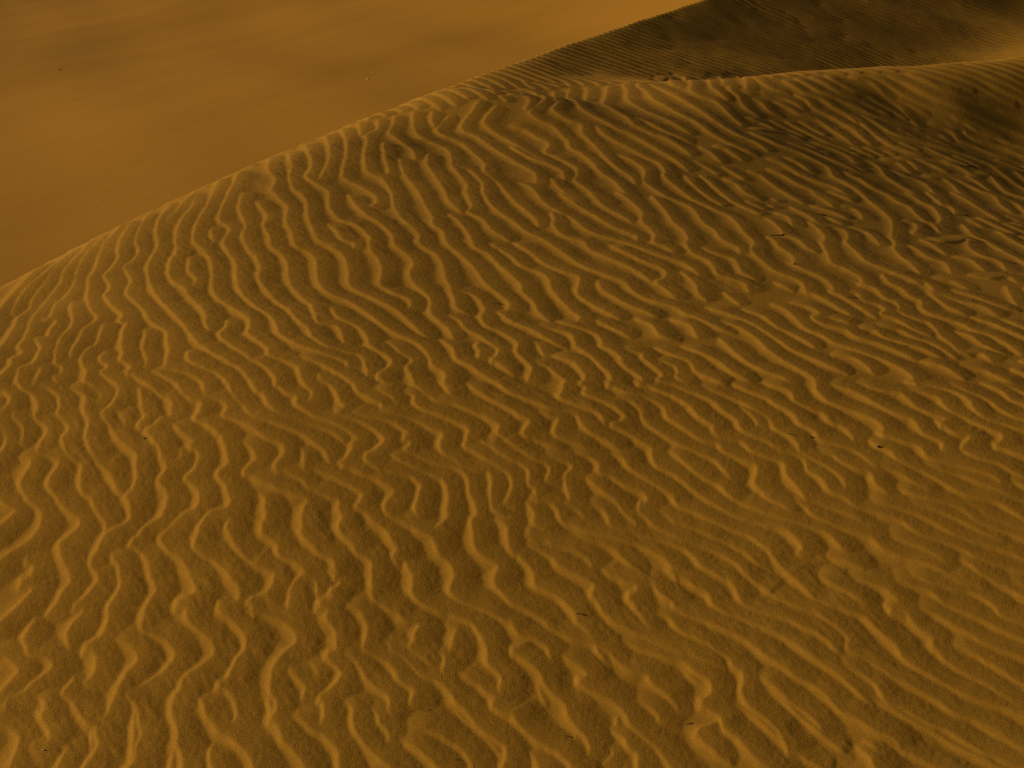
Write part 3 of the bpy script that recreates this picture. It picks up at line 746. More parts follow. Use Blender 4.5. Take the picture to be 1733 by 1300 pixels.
1417,168 1450,184
1433,165 1450,170 1476,181 1506,196
1447,155 1468,163 1487,175 1507,186 1528,194
1443,132 1468,136 1485,149 1499,163 1520,179 1540,191
1514,170 1540,179 1568,193
1473,129 1495,139 1516,153 1544,170 1571,182 1606,191 1641,207 1675,224 1703,238
1506,129 1530,139 1558,155 1589,170 1616,181 1651,194 1689,212 1733,231
1537,125 1565,136 1589,148 1615,156 1649,170 1684,182 1710,194 1733,203
1433,191 1450,201 1471,220 1485,231 1506,241
1462,196 1485,210 1509,224 1537,233
1433,208 1447,219 1454,229 1471,243
1533,207 1558,217 1589,227 1604,236
1577,212 1599,217 1613,226 1622,238 1649,248 1684,262 1719,272
1606,217 1629,220 1637,229 1658,239 1689,248 1733,258
1611,198 1632,207 1649,219 1670,227 1703,241 1733,252
1494,217 1520,229 1558,239 1589,248 1623,258 1658,271 1689,279
1511,252 1540,258 1568,264
1497,271 1520,276 1539,291
1520,269 1540,274 1554,288
1554,271 1577,279 1599,290
1599,274 1620,281 1641,297
1507,288 1530,297 1558,307 1571,316 1582,328 1592,343
1571,300 1597,303 1611,312 1622,324 1637,335 1651,343
1616,303 1637,312 1658,323 1682,329 1694,340
1641,302 1658,310 1675,323
1655,295 1675,298 1687,310 1703,324 1733,335
1681,291 1703,298 1717,310 1733,319
1689,283 1717,290 1733,303
1433,276 1450,283 1459,288
1468,272 1485,281 1499,298 1520,312 1544,326 1561,343
1433,295 1457,305 1478,319 1506,331 1526,343
1433,312 1450,321 1476,338
1703,333 1726,345
1649,236 1684,245 1733,265
1433,174 1454,184 1485,198 1520,208 1565,222
-5,712 7,732 10,750 5,762 -5,770
""".strip().splitlines()


HX0, HX1, HY0, HY1 = -4.8, 8.4, 2.6, 19.9
SR = 0.02                                   # pattern grid
LAM = 0.118                                 # ripple wavelength
nx, ny = int((HX1 - HX0) / SR), int((HY1 - HY0) / SR)
nx += nx % 2
ny += ny % 2
sxg = HX0 + np.arange(nx) * SR
syg = HY0 + np.arange(ny) * SR
SX, SY = np.meshgrid(sxg, syg)

# orientation of the ripple normal (pointing down wind, to the left)
pts, vec = [], []
for px, py, dx, dy in DIRS:
    e = 6.0 / math.hypot(dx, dy)
    g, t, ok = ground([px - dx * e, px + dx * e], [py - dy * e, py + dy * e])
    if ok.all():
        c = g[1] - g[0]
        c /= np.hypot(*c)
        n = np.array([-c[1], c[0]])
        if n[0] > 0:
            n = -n
        pts.append(g.mean(0))
        vec.append(n)
pts, vec = np.array(pts), np.array(vec)
nX = np.zeros_like(SX)
nY = np.zeros_like(SX)
wS = np.zeros_like(SX)
for p, v in zip(pts, vec):
    d2 = (SX - p[0]) ** 2 + (SY - p[1]) ** 2
    w = 1 / (d2 + 0.12 ** 2) ** 1.6
    nX += w * v[0]
    nY += w * v[1]
    wS += w
TH = np.arctan2(nY, nX)                     # around pi
TH = np.where(TH < 0, TH + 2 * math.pi, TH)
wob = fft_noise(ny, nx, SR, 0.17, 11)
wob2 = fft_noise(ny, nx, SR, 0.5, 12)
near = np.clip((10.0 - SY) / 4.0, 0.25, 1.0) + np.clip((SY - 12.0) / 2.0, 0, 0.2)
TH = TH + near * (0.42 * wob + 0.12 * wob2)

K0 = 1.0 / LAM
ky = np.fft.fftfreq(ny, SR)[:, None]
kx = np.fft.fftfreq(nx, SR)[None, :]
KR = np.hypot(kx, ky)
KA = np.arctan2(ky, kx)
NB = 14
angs = math.pi / 2 + (np.arange(NB) + 0.0) * math.pi / (NB - 1)      # pi/2 .. 3pi/2
dth = angs[1] - angs[0]
SA = math.radians(15.0)
G = []
for a in angs:
    da = (KA - a + math.pi) % (2 * math.pi) - math.pi
    G.append((np.exp(-0.5 * ((KR - K0) / (0.2 * K0)) ** 2) * np.exp(-0.5 * (da / SA) ** 2)).astype(np.float32))
TB = np.clip((TH - angs[0]) / dth, 0, NB - 1.001)
IB = TB.astype(int)
FB = TB - IB


def steer(u):
    U = np.fft.fft2(u)
    out = np.zeros(u.shape, complex)
    for k in range(NB):
        w = np.where(IB == k, 1 - FB, 0) + np.where(IB == k - 1, FB, 0)
        if w.any():
            out += w * np.fft.ifft2(U * G[k])
    return out



# crests followed in the photograph, laid on the dune body
def spline(p, step):
    q = np.vstack([2 * p[0] - p[1], p, 2 * p[-1] - p[-2]])
    o = []
    for k in range(1, len(q) - 2):
        n = max(2, int(np.hypot(*(q[k + 1] - q[k])) / step))
        t = (np.arange(n) / n)[:, None]
        c0, c1, c2, c3 = q[k - 1], q[k], q[k + 1], q[k + 2]
        o.append(0.5 * (2 * c1 + (c2 - c0) * t + (2 * c0 - 5 * c1 + 4 * c2 - c3) * t * t + (3 * c1 - c0 - 3 * c2 + c3) * t ** 3))
    return np.vstack(o + [p[-1:]])


lines = [np.array([[float(v) for v in q.split(',')] for q in l.split()]) for l in CREST_TRACE]
for i, l in enumerate(lines):                      # crests that run out over the skyline
    top = skyline(l[0, 0])
    if l[0, 1] - top < 42 and l[0, 0] < 1190:
        v = l[0] - l[1]
        v = v / np.hypot(*v)
        v[1] = min(v[1], -0.5)
        lines[i] = np.vstack([l[0] + v * (l[0, 1] - top + 4) / -v[1], l])
for i, l in enumerate(lines):                      # and on past the edges of the photograph
    v = l[-1] - l[-2]
    v = v / np.hypot(*v)
    if l[-1, 0] > 1726 or l[-1, 1] > 1294 or l[-1, 0] < 3:
        l = np.vstack([l, l[-1] + v * 35, l[-1] + v * 75])
    v = l[0] - l[1]
    v = v / np.hypot(*v)
    if l[0, 0] < 3 or l[0, 0] > 1726:
        l = np.vstack([l[0] + v * 60, l[0] + v * 30, l])
    lines[i] = l
ends = [(i, e) for i in range(len(lines)) for e in (0, -1)]
joined = set()
fading = set()
for a_ in range(len(ends)):
    i, e = ends[a_]
    p = lines[i][e]
    if p[0] < 0 or p[0] > 1733 or p[1] > 1300:
        joined.add((i, e))
        fading.add((i, e))
    for b_ in range(a_ + 1, len(ends)):
        j, f = ends[b_]
        if i == j or e == f:
            continue
        if np.hypot(*(lines[j][f] - lines[i][e])) < 15:
            m = (lines[j][f] + lines[i][e]) / 2
            lines[i][e] = m
            lines[j][f] = m
            joined.add((i, e))
            joined.add((j, f))
TR = []
for i, l in enumerate(lines):
    g, t, ok = ground(l[:, 0], l[:, 1])
    # never step across the skyline
    if not ok.all():
        k = np.nonzero(ok)[0]
        if len(k) < 2:
            continue
        g = g[k[0]:k[-1] + 1]
    if len(g) < 2:
        continue
    p = spline(g, 0.006)
    tg = np.gradient(p, axis=0)
    for _ in range(2):
        tg[1:-1] = (tg[:-2] + 2 * tg[1:-1] + tg[2:]) / 4
    tg /= np.hypot(tg[:, 0], tg[:, 1])[:, None] + 1e-9
    nr = np.column_stack([tg[:, 1], -tg[:, 0]])           # right hand of the heading = slip side
    s = np.concatenate([[0], np.cumsum(np.hypot(*np.diff(p, axis=0).T))])
    # ragged brink: small sideways wander and uneven height
    k = np.arange(len(p))
    wob_ = sum(rng.normal() * np.sin(k * f_ + rng.uniform(0, 6.3)) for f_ in (0.11, 0.17, 0.31, 0.52, 0.83))
    p = p + nr * (wob_ * 0.0007)[:, None]
    h = 1 + 0.05 * sum(rng.normal() * np.sin(k * f_ + rng.uniform(0, 6.3)) for f_ in (0.05, 0.09, 0.16, 0.3))
    h = h * rng.uniform(0.9, 1.08)
    if (i, 0) in fading:
        h *= np.clip(s / 0.12, 0, 1)
    if (i, -1) in fading:
        h *= np.clip((s[-1] - s) / 0.12, 0, 1)
    if (i, 0) not in joined:
        h *= 0.3 + 0.7 * np.sin(np.clip(s / 0.06, 0, 1) * 1.5708)
    if (i, -1) not in joined:
        h *= 0.3 + 0.7 * np.sin(np.clip((s[-1] - s) / 0.06, 0, 1) * 1.5708)
    TR.append(np.column_stack([p, nr, h]))
TR = np.concatenate(TR) if TR else np.zeros((0, 5))
ras = np.zeros((ny, nx), np.float32)
ti = np.clip(((TR[:, 0] - HX0) / SR).astype(int), 0, nx - 1)
tj = np.clip(((TR[:, 1] - HY0) / SR).astype(int), 0, ny - 1)
ras[tj, ti] = 1
u_tr = blur(ras, 1.3)
u_tr = u_tr / 0.26
u_tr = np.clip(u_tr, 0, 1.2) * 2 - 0.8
near_tr = blur(ras, 2.6)
hold = np.clip(near_tr / 0.03, 0, 1)
MASK = blur((near_tr > 0.012).astype(np.float32), 1.0)

psi = rng.standard_normal((ny, nx)) + 1j * rng.standard_normal((ny, nx))
psi = steer(psi.real)
for it in range(14):
    a = np.abs(psi)
    psi = psi / (a + 0.25 * np.median(a))
    psi = steer(psi.real * 2 * (1 - hold) + u_tr * 1.6 * hold)
amp = np.abs(psi)
amp = amp / np.percentile(amp, 85)

# refine twice by band-limited interpolation
UP = 2


def fup(a, up):
    A = np.fft.fftshift(np.fft.fft2(a))
    h, w = a.shape
    B = np.zeros((h * up, w * up), complex)
    B[(h * up - h) // 2:(h * up + h) // 2, (w * up - w) // 2:(w * up + w) // 2] = A
    return np.fft.ifft2(np.fft.ifftshift(B)) * up * up


psu = fup(psi / np.percentile(np.abs(psi), 85), UP)
r2 = SR / UP


def visible(x, y):
    return np.abs(x) < 0.55 * y + 0.9


def crests(p):
    """points where the phase passes zero, with unit normals and strengths"""
    ph = np.angle(p)
    gyp, gxp = np.gradient(p)
    q = np.conj(p) / (np.abs(p) ** 2 + 1e-6)
    gX = (q * gxp).imag / r2
    gY = (q * gyp).imag / r2
    am = np.abs(p)
    res = []
    for ax in (0, 1):
        a, b = (ph[:-1], ph[1:]) if ax == 0 else (ph[:, :-1], ph[:, 1:])
        m = (a * b < 0) & (np.abs(a) < 1.4) & (np.abs(b) < 1.4)
        j, i = np.nonzero(m)
        t = a[m] / (a[m] - b[m])
        y = HY0 + (j + (t if ax == 0 else 0)) * r2
        x = HX0 + (i + (t if ax == 1 else 0)) * r2
        nX_, nY_ = gX[j, i], gY[j, i]
        L = np.hypot(nX_, nY_) + 1e-9
        res.append(np.column_stack([x, y, nX_ / L, nY_ / L, np.clip(am[j, i], 0, 1.2)]))
    return np.concatenate(res)


CR = crests(psu)
CR = CR[visible(CR[:, 0], CR[:, 1]) & (CR[:, 4] > 0.22)]
mk = bilinear(MASK, HX0, HY0, SR, CR[:, 0], CR[:, 1])
dz_ = CR[:, 1] * CP + 1.95 * SP
out_ = (np.abs(CR[:, 0] / dz_) > (CX + 30) / F) | (CR[:, 1] < 4.3)   # beyond the photograph's edges
CR = CR[(mk < 0.3) | out_]
CR = np.concatenate([CR, TR])
print('crest samples', len(CR), time.time() - T0)

# height field: every crest carries a smooth slip slope down wind (left) and a long convex stoss slope up wind
HR = 0.005
hx, hy = int((HX1 - HX0) / HR) + 1, int((HY1 - HY0) / HR) + 1
RIP = np.full((hy, hx), -1.0, np.float32)
RK = int(0.14 / HR)
oy, ox = np.mgrid[-RK:RK + 1, -RK:RK + 1].astype(np.float32) * HR
H0 = 0.0096


def stoss(a):
    x = np.minimum(a, 0.085)
    return 0.012 * x + 0.84 * x * x + 0.1548 * 0.03 * (1 - np.exp(-np.maximum(a - 0.085, 0) / 0.03))



for x, y, nX_, nY_, a in CR:
    i, j = int(round((x - HX0) / HR)), int(round((y - HY0) / HR))
    if i < RK or j < RK or i >= hx - RK or j >= hy - RK:
        continue
    al = (ox + (HX0 + i * HR - x)) * nX_ + (oy + (HY0 + j * HR - y)) * nY_
    ac = (oy + (HY0 + j * HR - y)) * nX_ - (ox + (HX0 + i * HR - x)) * nY_
    fa = 0.96 - 0.26 * min(1.0, max(0.0, (y - 5.3) / 2.0)) + 0.45 * min(1.0, max(0.0, y - 12.0))
    h = H0 * min(1.1, 0.25 + 0.8 * a)
    drop = np.where(al > 0, 0.0118 * (1 - np.exp(-al / 0.023)), stoss(-al)) + 5.0 * ac * ac
    sl = RIP[j - RK:j + RK + 1, i - RK:i + RK + 1]
    np.maximum(sl, fa * (h - drop), out=sl)
RIP = np.maximum(RIP, -0.0012)
RIP = blur(RIP, 0.0020 / HR)
# trodden and scooped spots (photo x, y, half width and half depth in photo pixels, drop)
for px, py, ax, ay, dz in [(1338, 944, 22, 8, .0035), (1376, 944, 13, 7, .0035), (1266, 1228, 22, 15, .0025), (1357, 1234, 15, 13, .003), (826, 742, 8, 8, .0025), (966, 1152, 14, 14, .002)]:
    g, t, ok = ground([px, px + ax, px], [py, py, py + ay])
    c = g[0]
    wx, wy = abs(g[1][0] - c[0]), abs(g[2][1] - c[1])
    i, j = int((c[0] - HX0) / HR), int((c[1] - HY0) / HR)
    n = int(3.2 * max(wx, wy) / HR)
    yy, xx = np.mgrid[j - n:j + n + 1, i - n:i + n + 1]
    q = ((xx - i) * HR / wx) ** 2 + ((yy - j) * HR / wy) ** 2
    RIP[j - n:j + n + 1, i - n:i + n + 1] += (-dz * np.exp(-q * 0.9) + 0.22 * dz * np.exp(-(np.sqrt(q) - 1.7) ** 2 * 3)).astype(np.float32)
# fine wind streaks and lumps, in patches
pat = np.clip(fft_noise(hy, hx, HR, 0.25, 31) * 0.6 + 0.55, 0, 1.4)
RIP += (0.00016 * fft_noise(hy, hx, HR, 0.0075, 32, aspect=3.0, ang=-0.9) + 0.00024 * fft_noise(hy, hx, HR, 0.016, 33, aspect=2.0, ang=-0.7)) * pat
RIP += 0.0010 * fft_noise(hy, hx, HR, 0.09, 34)
st_ = np.zeros_like(RIP)
st_[:, 1:-1] = (RIP[:, 2:] - RIP[:, :-2]) / (2 * HR)
st_ = np.clip((0.05 - st_) / 0.10, 0, 1)
RIP += 0.00020 * fft_noise(hy, hx, HR, 0.006, 35) * st_
RIP -= 0.004
print('ripples', time.time() - T0)

# ------------------------------------------------------------------ materials


def sand_material(name, grain_scale=150.0, speck=1.0, colour=(0.432, 0.198, 0.0175)):
    m = bpy.data.materials.new(name)
    m.use_nodes = True
    t = m.node_tree
    N, L = t.nodes, t.links
    b = N['Principled BSDF']
    b.inputs['Roughness'].default_value = 0.95
    b.inputs['Specular IOR Level'].default_value = 0.08
    geo = N.new('ShaderNodeNewGeometry')

    def noise(scale, detail=3.0, rough=0.6):
        n = N.new('ShaderNodeTexNoise')
        n.inputs['Scale'].default_value = scale
        n.inputs['Detail'].default_value = detail
        n.inputs['Roughness'].default_value = rough
        L.new(geo.outputs['Position'], n.inputs['Vector'])
        return n
    big = noise(0.9, 3)
    mid = noise(7.0, 4)
    grain = noise(grain_scale, 2, 0.7)
    ramp = N.new('ShaderNodeMix')
    ramp.data_type = 'RGBA'
    c = colour
    ramp.inputs['A'].default_value = (c[0] * 0.86, c[1] * 0.84, c[2] * 0.82, 1)
    ramp.inputs['B'].default_value = (c[0] * 1.10, c[1] * 1.12, c[2] * 1.16, 1)
    add = N.new('ShaderNodeMath')
    add.operation = 'ADD'
    L.new(big.outputs['Fac'], add.inputs[0])
    if speck < 1:
        soft = N.new('ShaderNodeMath')
        soft.operation = 'MULTIPLY_ADD'
        L.new(mid.outputs['Fac'], soft.inputs[0])
        soft.inputs[1].default_value = 0.15
        soft.inputs[2].default_value = 0.425
        L.new(soft.outputs[0], add.inputs[1])
    else:
        L.new(mid.outputs['Fac'], add.inputs[1])
    sub = N.new('ShaderNodeMath')
    sub.operation = 'MULTIPLY_ADD'
    L.new(add.outputs[0], sub.inputs[0])
    sub.inputs[1].default_value = 1.0
    sub.inputs[2].default_value = -0.5
    L.new(sub.outputs[0], ramp.inputs['Factor'])
    mul = N.new('ShaderNodeMix')
    mul.data_type = 'RGBA'
    mul.blend_type = 'MULTIPLY'
    mul.inputs['Factor'].default_value = 1.0
    if speck < 1:                    # far plain: broad soft bands of paler and darker sand, lying along the wind
        mp = N.new('ShaderNodeMapping')
        mr = N.new('ShaderNodeMapping')
        mr.inputs['Rotation'].default_value = (0, 0, math.radians(-52))
        L.new(geo.outputs['Position'], mr.inputs['Vector'])
        mp.inputs['Scale'].default_value = (0.055, 0.15, 0.15)
        L.new(mr.outputs['Vector'], mp.inputs['Vector'])
        L.new(mp.outputs['Vector'], big.inputs['Vector'])
        big.inputs['Scale'].default_value = 1.0
        big.inputs['Detail'].default_value = 5
        ms = N.new('ShaderNodeMapping')
        ms.inputs['Scale'].default_value = (0.03, 1.1, 1.1)
        mr2 = N.new('ShaderNodeMapping')
        mr2.inputs['Rotation'].default_value = (0, 0, math.radians(-66))
        L.new(geo.outputs['Position'], mr2.inputs['Vector'])
        L.new(mr2.outputs['Vector'], ms.inputs['Vector'])
        L.new(ms.outputs['Vector'], mid.inputs['Vector'])
        mid.inputs['Scale'].default_value = 1.0
        ramp.inputs['A'].default_value = (c[0] * 0.77, c[1] * 0.745, c[2] * 0.68, 1)
        ramp.inputs['B'].default_value = (c[0] * 1.16, c[1] * 1.165, c[2] * 1.2, 1)
    gm = N.new('ShaderNodeMapRange')
    gm.inputs['From Min'].default_value = 0.3
    gm.inputs['From Max'].default_value = 0.7
    gm.inputs['To Min'].default_value = 1 - 0.20 * speck
    gm.inputs['To Max'].default_value = 1 + 0.17 * speck
    L.new(grain.outputs['Fac'], gm.inputs['Value'])
    L.new(ramp.outputs['Result'], mul.inputs['A'])
    L.new(gm.outputs['Result'], mul.inputs['B'])
    L.new(mul.outputs['Result'], b.inputs['Base Color'])
    # the stoss slopes carry coarser, rougher grain than the avalanched slip slopes
    at = N.new('ShaderNodeAttribute')
    at.attribute_name = 'stoss'
    bump = N.new('ShaderNodeBump')
    bump.inputs['Distance'].default_value = 0.0024 if speck > 1 else 0.02
    st = N.new('ShaderNodeMath')
    st.operation = 'MULTIPLY_ADD'
    L.new(at.outputs['Fac'], st.inputs[0])
    st.inputs[1].default_value = 0.45
    st.inputs[2].default_value = 0.15
    L.new(st.outputs[0], bump.inputs['Strength'])
    g2 = noise(grain_scale * 0.8, 4, 0.75)
    L.new(g2.outputs['Fac'], bump.inputs['Height'])
    L.new(bump.outputs['Normal'], b.inputs['Normal'])
    return m


SAND = sand_material('dune_sand', 230.0, 1.15)
FAR_SAND = sand_material('far_sand', 9.0, 0.25, (0.41, 0.182, 0.0155))


def sheet(name, X, Y, Z, mat):
    h, w = X.shape
    me = bpy.data.meshes.new(name)
    me.vertices.add(h * w)
    me.vertices.foreach_set('co', np.stack([X, Y, Z], -1).astype(np.float32).ravel())
    idx = np.arange(h * w, dtype=np.int32).reshape(h, w)
    q = np.stack([idx[:-1, :-1], idx[:-1, 1:], idx[1:, 1:], idx[1:, :-1]], -1).reshape(-1)
    nq = (h - 1) * (w - 1)
    me.loops.add(nq * 4)
    me.polygons.add(nq)
    me.loops.foreach_set('vertex_index', q)
    me.polygons.foreach_set('loop_start', np.arange(0, nq * 4, 4, dtype=np.int32))
    me.polygons.foreach_set('use_smooth', np.ones(nq, bool))
    me.update(calc_edges=True)
    me.materials.append(mat)
    o = bpy.data.objects.new(name, me)
    col.objects.link(o)
    o['kind'] = 'structure'
    return o


# the rippled dune face: rows and columns spaced wider with distance
NR, NC = 1290, 1110
yr = 3.6 * (19.5 / 3.6) ** np.linspace(0, 1, NR)
sc = np.linspace(-1, 1, NC)
Y = np.repeat(yr[:, None], NC, 1)
half = np.where(np.abs(sc) < 0.84, np.abs(sc) / 0.84, 1)[None, :]
wing = np.clip((np.abs(sc) - 0.84) / 0.16, 0, 1)[None, :]
X = np.sign(sc)[None, :] * (half * (0.345 * Y + 0.15) + wing * (0.20 * Y + 0.75))
X = np.clip(X, HX0 + 0.1 + 0.2 * (sc[None, :] + 1), HX1 - 0.1 - 0.2 * (1 - sc[None, :]))
edge = np.minimum(np.minimum((1 - np.abs(sc[None, :])) / 0.012, (Y - 3.6) / 0.2), (19.5 - Y) / 0.4)
edge = np.clip(edge, 0, 1)
Z = base(X, Y) + bilinear(RIP, HX0, HY0, HR, X, Y) * edge - 0.02 * (1 - edge)
dune = sheet('dune', X, Y, Z, SAND)
gxr = np.zeros_like(RIP)
gxr[:, 1:-1] = (RIP[:, 2:] - RIP[:, :-2]) / (2 * HR)
st = bilinear(np.clip((0.06 - gxr) / 0.10, 0, 1), HX0, HY0, HR, X, Y)
at_ = dune.data.attributes.new('stoss', 'FLOAT', 'POINT')
at_.data.foreach_set('value', st.astype(np.float32).ravel())
dune['label'] = 'near dune face covered in wind ripples'

# the rest of the dune around and under it
xs = np.arange(-7, 11, 0.12)
ys = np.arange(-1, 22, 0.12)
X, Y = np.meshgrid(xs[2:-2], ys[2:-2])
inside = np.clip(np.minimum((np.clip(0.545 * Y + 0.9, 0, 4.6) - np.abs(X)) / 0.3, np.minimum(Y - 3.6, 19.5 - Y) / 0.3), 0, 1)
out = np.clip(np.maximum.reduce([-3.2 - X, X - 8.0, 0.5 - Y, Y - 19.2]) / 3.0, 0, 1)
Z = base(X, Y) - 0.05 * inside
lee = np.clip((-1.5 - Z) * 0, 0, 1)
Z = Z - 6.0 * out * out * (3 - 2 * out)
o = sheet('dune_flank', X, Y, Z, SAND)

# the far sand plain, on to the horizon
def plain_height(x, y):
    return (-9.0 + 3.9 * np.tanh((x + 10.0) / 25.0) + 0.22 * np.sin(x * 0.21 + 0.6 + 0.05 * y) * np.sin(y * 0.13 + 1.0)
            + 2.0 * np.exp(-((x - 10.0) / 6.0) ** 2) * np.clip((y - 28.0) / 15.0, 0, 1) * np.clip((130.0 - y) / 40.0, 0, 1)
            + 0.05 * np.sin(x * 0.55 + 0.9 * np.sin(y * 0.11)) * np.sin(y * 0.31 + 0.4 * x))


r = np.concatenate([np.linspace(4, 120, 420), 120 * (4000 / 120) ** np.linspace(0.01, 1, 120)])
a = np.linspace(-math.pi, math.pi, 721)
R, A = np.meshgrid(r, a, indexing='ij')
X, Y = R * np.sin(A), R * np.cos(A)
Z = plain_height(X, Y)
o = sheet('sand_plain', X, Y, Z, FAR_SAND)
print('built', time.time() - T0)

# ------------------------------------------------------------------ small things lying on the sand
def plain_material(name, colour, rough=0.85):
    m = bpy.data.materials.new(name)
    m.use_nodes = True
    t = m.node_tree
    b = t.nodes['Principled BSDF']
    b.inputs['Roughness'].default_value = rough
    n = t.nodes.new('ShaderNodeTexNoise')
    n.inputs['Scale'].default_value = 300
    n.inputs['Detail'].default_value = 3
    g = t.nodes.new('ShaderNodeNewGeometry')
    t.links.new(g.outputs['Position'], n.inputs['Vector'])
    mx = t.nodes.new('ShaderNodeMix')
    mx.data_type = 'RGBA'
    mx.inputs['A'].default_value = (*[c * 0.6 for c in colour], 1)
    mx.inputs['B'].default_value = (*[min(1, c * 1.4) for c in colour], 1)
    t.links.new(n.outputs['Fac'], mx.inputs['Factor'])
    t.links.new(mx.outputs['Result'], b.inputs['Base Color'])
    return m


TWIG = plain_material('dry_twig_bark', (0.05, 0.03, 0.012))
STRAW = plain_material('brown_straw', (0.09, 0.045, 0.012))
PALE = plain_material('pale_stone', (0.55, 0.42, 0.20))
DARK = plain_material('dark_stone', (0.03, 0.018, 0.008))


def height(x, y):
    x, y = np.array([x]), np.array([y])
    return float((base(x, y) + bilinear(RIP, HX0, HY0, HR, x, y))[0])


def tube(bm, pts, radii, n=6):
    rings = []
    for k, (p, r) in enumerate(zip(pts, radii)):
        a, b = pts[max(k - 1, 0)], pts[min(k + 1, len(pts) - 1)]
        t = (Vector(b) - Vector(a)).normalized()
        u = t.cross(Vector((0, 0, 1)))
        u = u.normalized() if u.length > 1e-6 else Vector((1, 0, 0))
        w = u.cross(t)
        rings.append([bm.verts.new(Vector(p) + r * (math.cos(q * 2 * math.pi / n) * u + math.sin(q * 2 * math.pi / n) * w)) for q in range(n)])
    for r0, r1 in zip(rings[:-1], rings[1:]):
        for q in range(n):
            bm.faces.new((r0[q], r0[(q + 1) % n], r1[(q + 1) % n], r1[q]))
    bm.faces.new(rings[0][::-1])
    bm.faces.new(rings[-1])


def link_mesh(name, bm, mat, loc, label, cat, group=None):
    bmesh.ops.recalc_face_normals(bm, faces=bm.faces[:])
    me = bpy.data.meshes.new(name)
    bm.to_mesh(me)
    bm.free()
    for p in me.polygons:
        p.use_smooth = True
    me.materials.append(mat)
    o = bpy.data.objects.new(name, me)
    o.location = loc
    col.objects.link(o)
    o['label'] = label
    o['category'] = cat
    if group:
        o['group'] = group
    return o


# photo x0, y0, x1, y1, thickness, material, fork, label
TWIGS = [
    (1377, 361, 1398, 363, 2.0, TWIG, 1, 'longest dark twig, thick at its right end, among the hummocks on the right'),
    (1303, 396, 1327, 397, 2.6, TWIG, 0, 'thick dark twig pressed into sand left of the big rounded hummock'),
    (1434, 505, 1453, 506, 1.8, TWIG, 0, 'dark twig lying across a ripple below the big rounded hummock'),
    (1615, 362, 1637, 363, 1.5, TWIG, 0, 'long thin twig beside the upper edge of the rough patch on the right'),
    (1560, 385, 1577, 387, 1.4, TWIG, 0, 'faint thin twig just right of the big rounded hummock'),
    (1705, 443, 1722, 445, 1.8, TWIG, 0, 'dark twig nearest the right edge of the photo'),
    (1623, 280, 1651, 283, 2.4, TWIG, 1, 'dark forked twig farthest up the shaded slope below the ridge'),
    (832, 514, 851, 515, 1.5, TWIG, 0, 'thin straight twig on a ripple crest near the centre of the dune'),
    (902, 576, 915, 575, 1.3, TWIG, 0, 'short thin twig right of the dune centre, below another thin straight twig'),
    (974, 1042, 989, 1044, 2.6, STRAW, 0, 'brown half buried stick cutting across a ripple crest in the foreground'),
    (1160, 1226, 1172, 1223, 1.9, TWIG, 0, 'small dark bent twig in a hollow near the bottom edge, right of centre'),
    (953, 1248, 967, 1250, 1.5, TWIG, 0, 'thin dark twig in a trough near the bottom edge, right of two paler straws'),
    (717, 1206, 729, 1202, 1.3, STRAW, 0, 'thin pale brown straw in a trough, upper one of two near the bottom'),
    (767, 1290, 775, 1287, 1.5, STRAW, 0, 'short brown straw at the very bottom edge of the photo'),
    (1527, 585, 1534, 586, 2.2, TWIG, 0, 'short stubby dark twig on the even ripples at the right'),
    (1331, 738, 1346, 739, 1.2, TWIG, 0, 'broken bit of thin twig left of a dark seed on a ripple'),
    (1446, 472, 1451, 474, 1.5, TWIG, 0, 'tiny twig bit between the big rounded hummock and a longer twig below'),
]
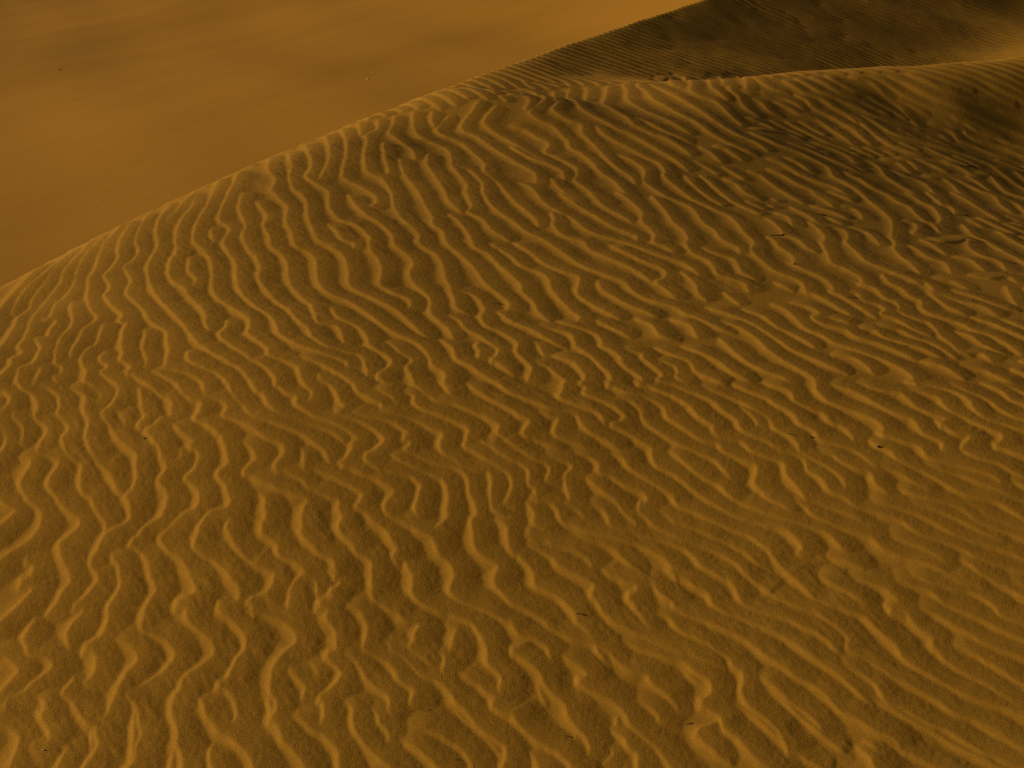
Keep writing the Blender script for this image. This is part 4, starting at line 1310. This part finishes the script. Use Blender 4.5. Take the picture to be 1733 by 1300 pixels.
for x0, y0, x1, y1, th, mat, fork, label in TWIGS:
    g, t, ok = ground([x0, x1], [y0, y1])
    px_m = float(t.mean()) / F
    r0 = th * px_m * 0.35
    c = g.mean(0)
    zc = height(*c)
    m_ = 7
    pts, rad = [], []
    bend = rng.uniform(-0.10, 0.10, 2)
    d = g[1] - g[0]
    nrm = np.array([-d[1], d[0]])
    for k in range(m_):
        s = k / (m_ - 1)
        q = g[0] + d * s + nrm * (bend[0] * math.sin(math.pi * s) + bend[1] * math.sin(2 * math.pi * s) * 0.6)
        z = height(*q)
        pts.append((q[0] - c[0], q[1] - c[1], z - zc + r0 * 0.6 + 0.002 * math.sin(math.pi * s)))
        rad.append(r0 * (0.45 + 0.65 * s) * rng.uniform(0.85, 1.15))
    bm = bmesh.new()
    tube(bm, pts, rad)
    if fork:
        a = Vector(pts[3])
        e = Vector(pts[6])
        v = (e - a) * 0.75
        tip = a + Vector((v.x, v.y + v.length * 0.35, v.z + v.length * 0.10))
        tube(bm, [tuple(a), tuple(a + (tip - a) * 0.5 + Vector((0, 0.001, 0))), tuple(tip)], [r0 * 0.6, r0 * 0.45, r0 * 0.25], 5)
    link_mesh('twig' if mat is TWIG else 'straw', bm, mat, (c[0], c[1], zc), label, 'twig' if mat is TWIG else 'straw',
              'dry twigs scattered on the rippled sand')

# photo x, y, radius in photo pixels
SEEDS = [
    (1372, 741, 2.0, DARK, 'seed', 'dark seed on a ripple crest, left of a darker blob further right'),
    (1487, 758, 2.6, DARK, 'seed', 'largest dark seed, sitting on a ripple at the right of the photo'),
    (1646, 511, 1.8, DARK, 'seed', 'dark seed on low ripples below the twig at the right edge'),
    (1344, 448, 1.7, DARK, 'seed', 'dark seed at the foot of a short hummock below the thick twig'),
    (244, 743, 1.7, DARK, 'seed', 'lone dark seed in a trough on the left side of the dune'),
    (74, 1274, 1.5, PALE, 'pebble', 'tiny pale pebble in a trough at the bottom left corner'),
]


def stone(bm, r, seed):
    bmesh.ops.create_icosphere(bm, subdivisions=2, radius=r)
    q = np.random.default_rng(seed)
    ax = q.normal(size=(3, 3))
    for v in bm.verts:
        n = v.co.normalized()
        v.co *= 1 + 0.10 * sum(math.sin(3 * n.dot(Vector(a)) + 1.3 * k) for k, a in enumerate(ax))
        v.co.x *= 1.25
        v.co.z *= 0.75


for k, (x, y, r, mat, name, label) in enumerate(SEEDS):
    g, t, ok = ground([x], [y])
    rr = r * float(t[0]) / F
    bm = bmesh.new()
    stone(bm, rr, 50 + k)
    link_mesh(name, bm, mat, (g[0][0], g[0][1], height(*g[0]) + rr * 0.45), label, name, 'dark seeds on the sand' if name == 'seed' else None)

# specks out on the plain
for x, y, r, mat, name, label in [(622, 134, 1.5, PALE, 'stone', 'small white stone alone on the smooth plain beyond the dune'),
                                  (102, 118, 1.5, DARK, 'dry_tuft', 'small dark speck of dry tuft far left on the smooth plain')]:
    d = ray(x, y)
    s = np.linspace(12, 200, 4000)
    k = int(np.argmax(d[2] * s < plain_height(d[0] * s, d[1] * s)))
    rr = r * s[k] / F
    bm = bmesh.new()
    stone(bm, rr, 70)
    link_mesh(name, bm, mat, (d[0] * s[k], d[1] * s[k], float(plain_height(d[0] * s[k], d[1] * s[k])) + rr * 0.4), label, name.replace('dry_', ''))
print('done', time.time() - T0)
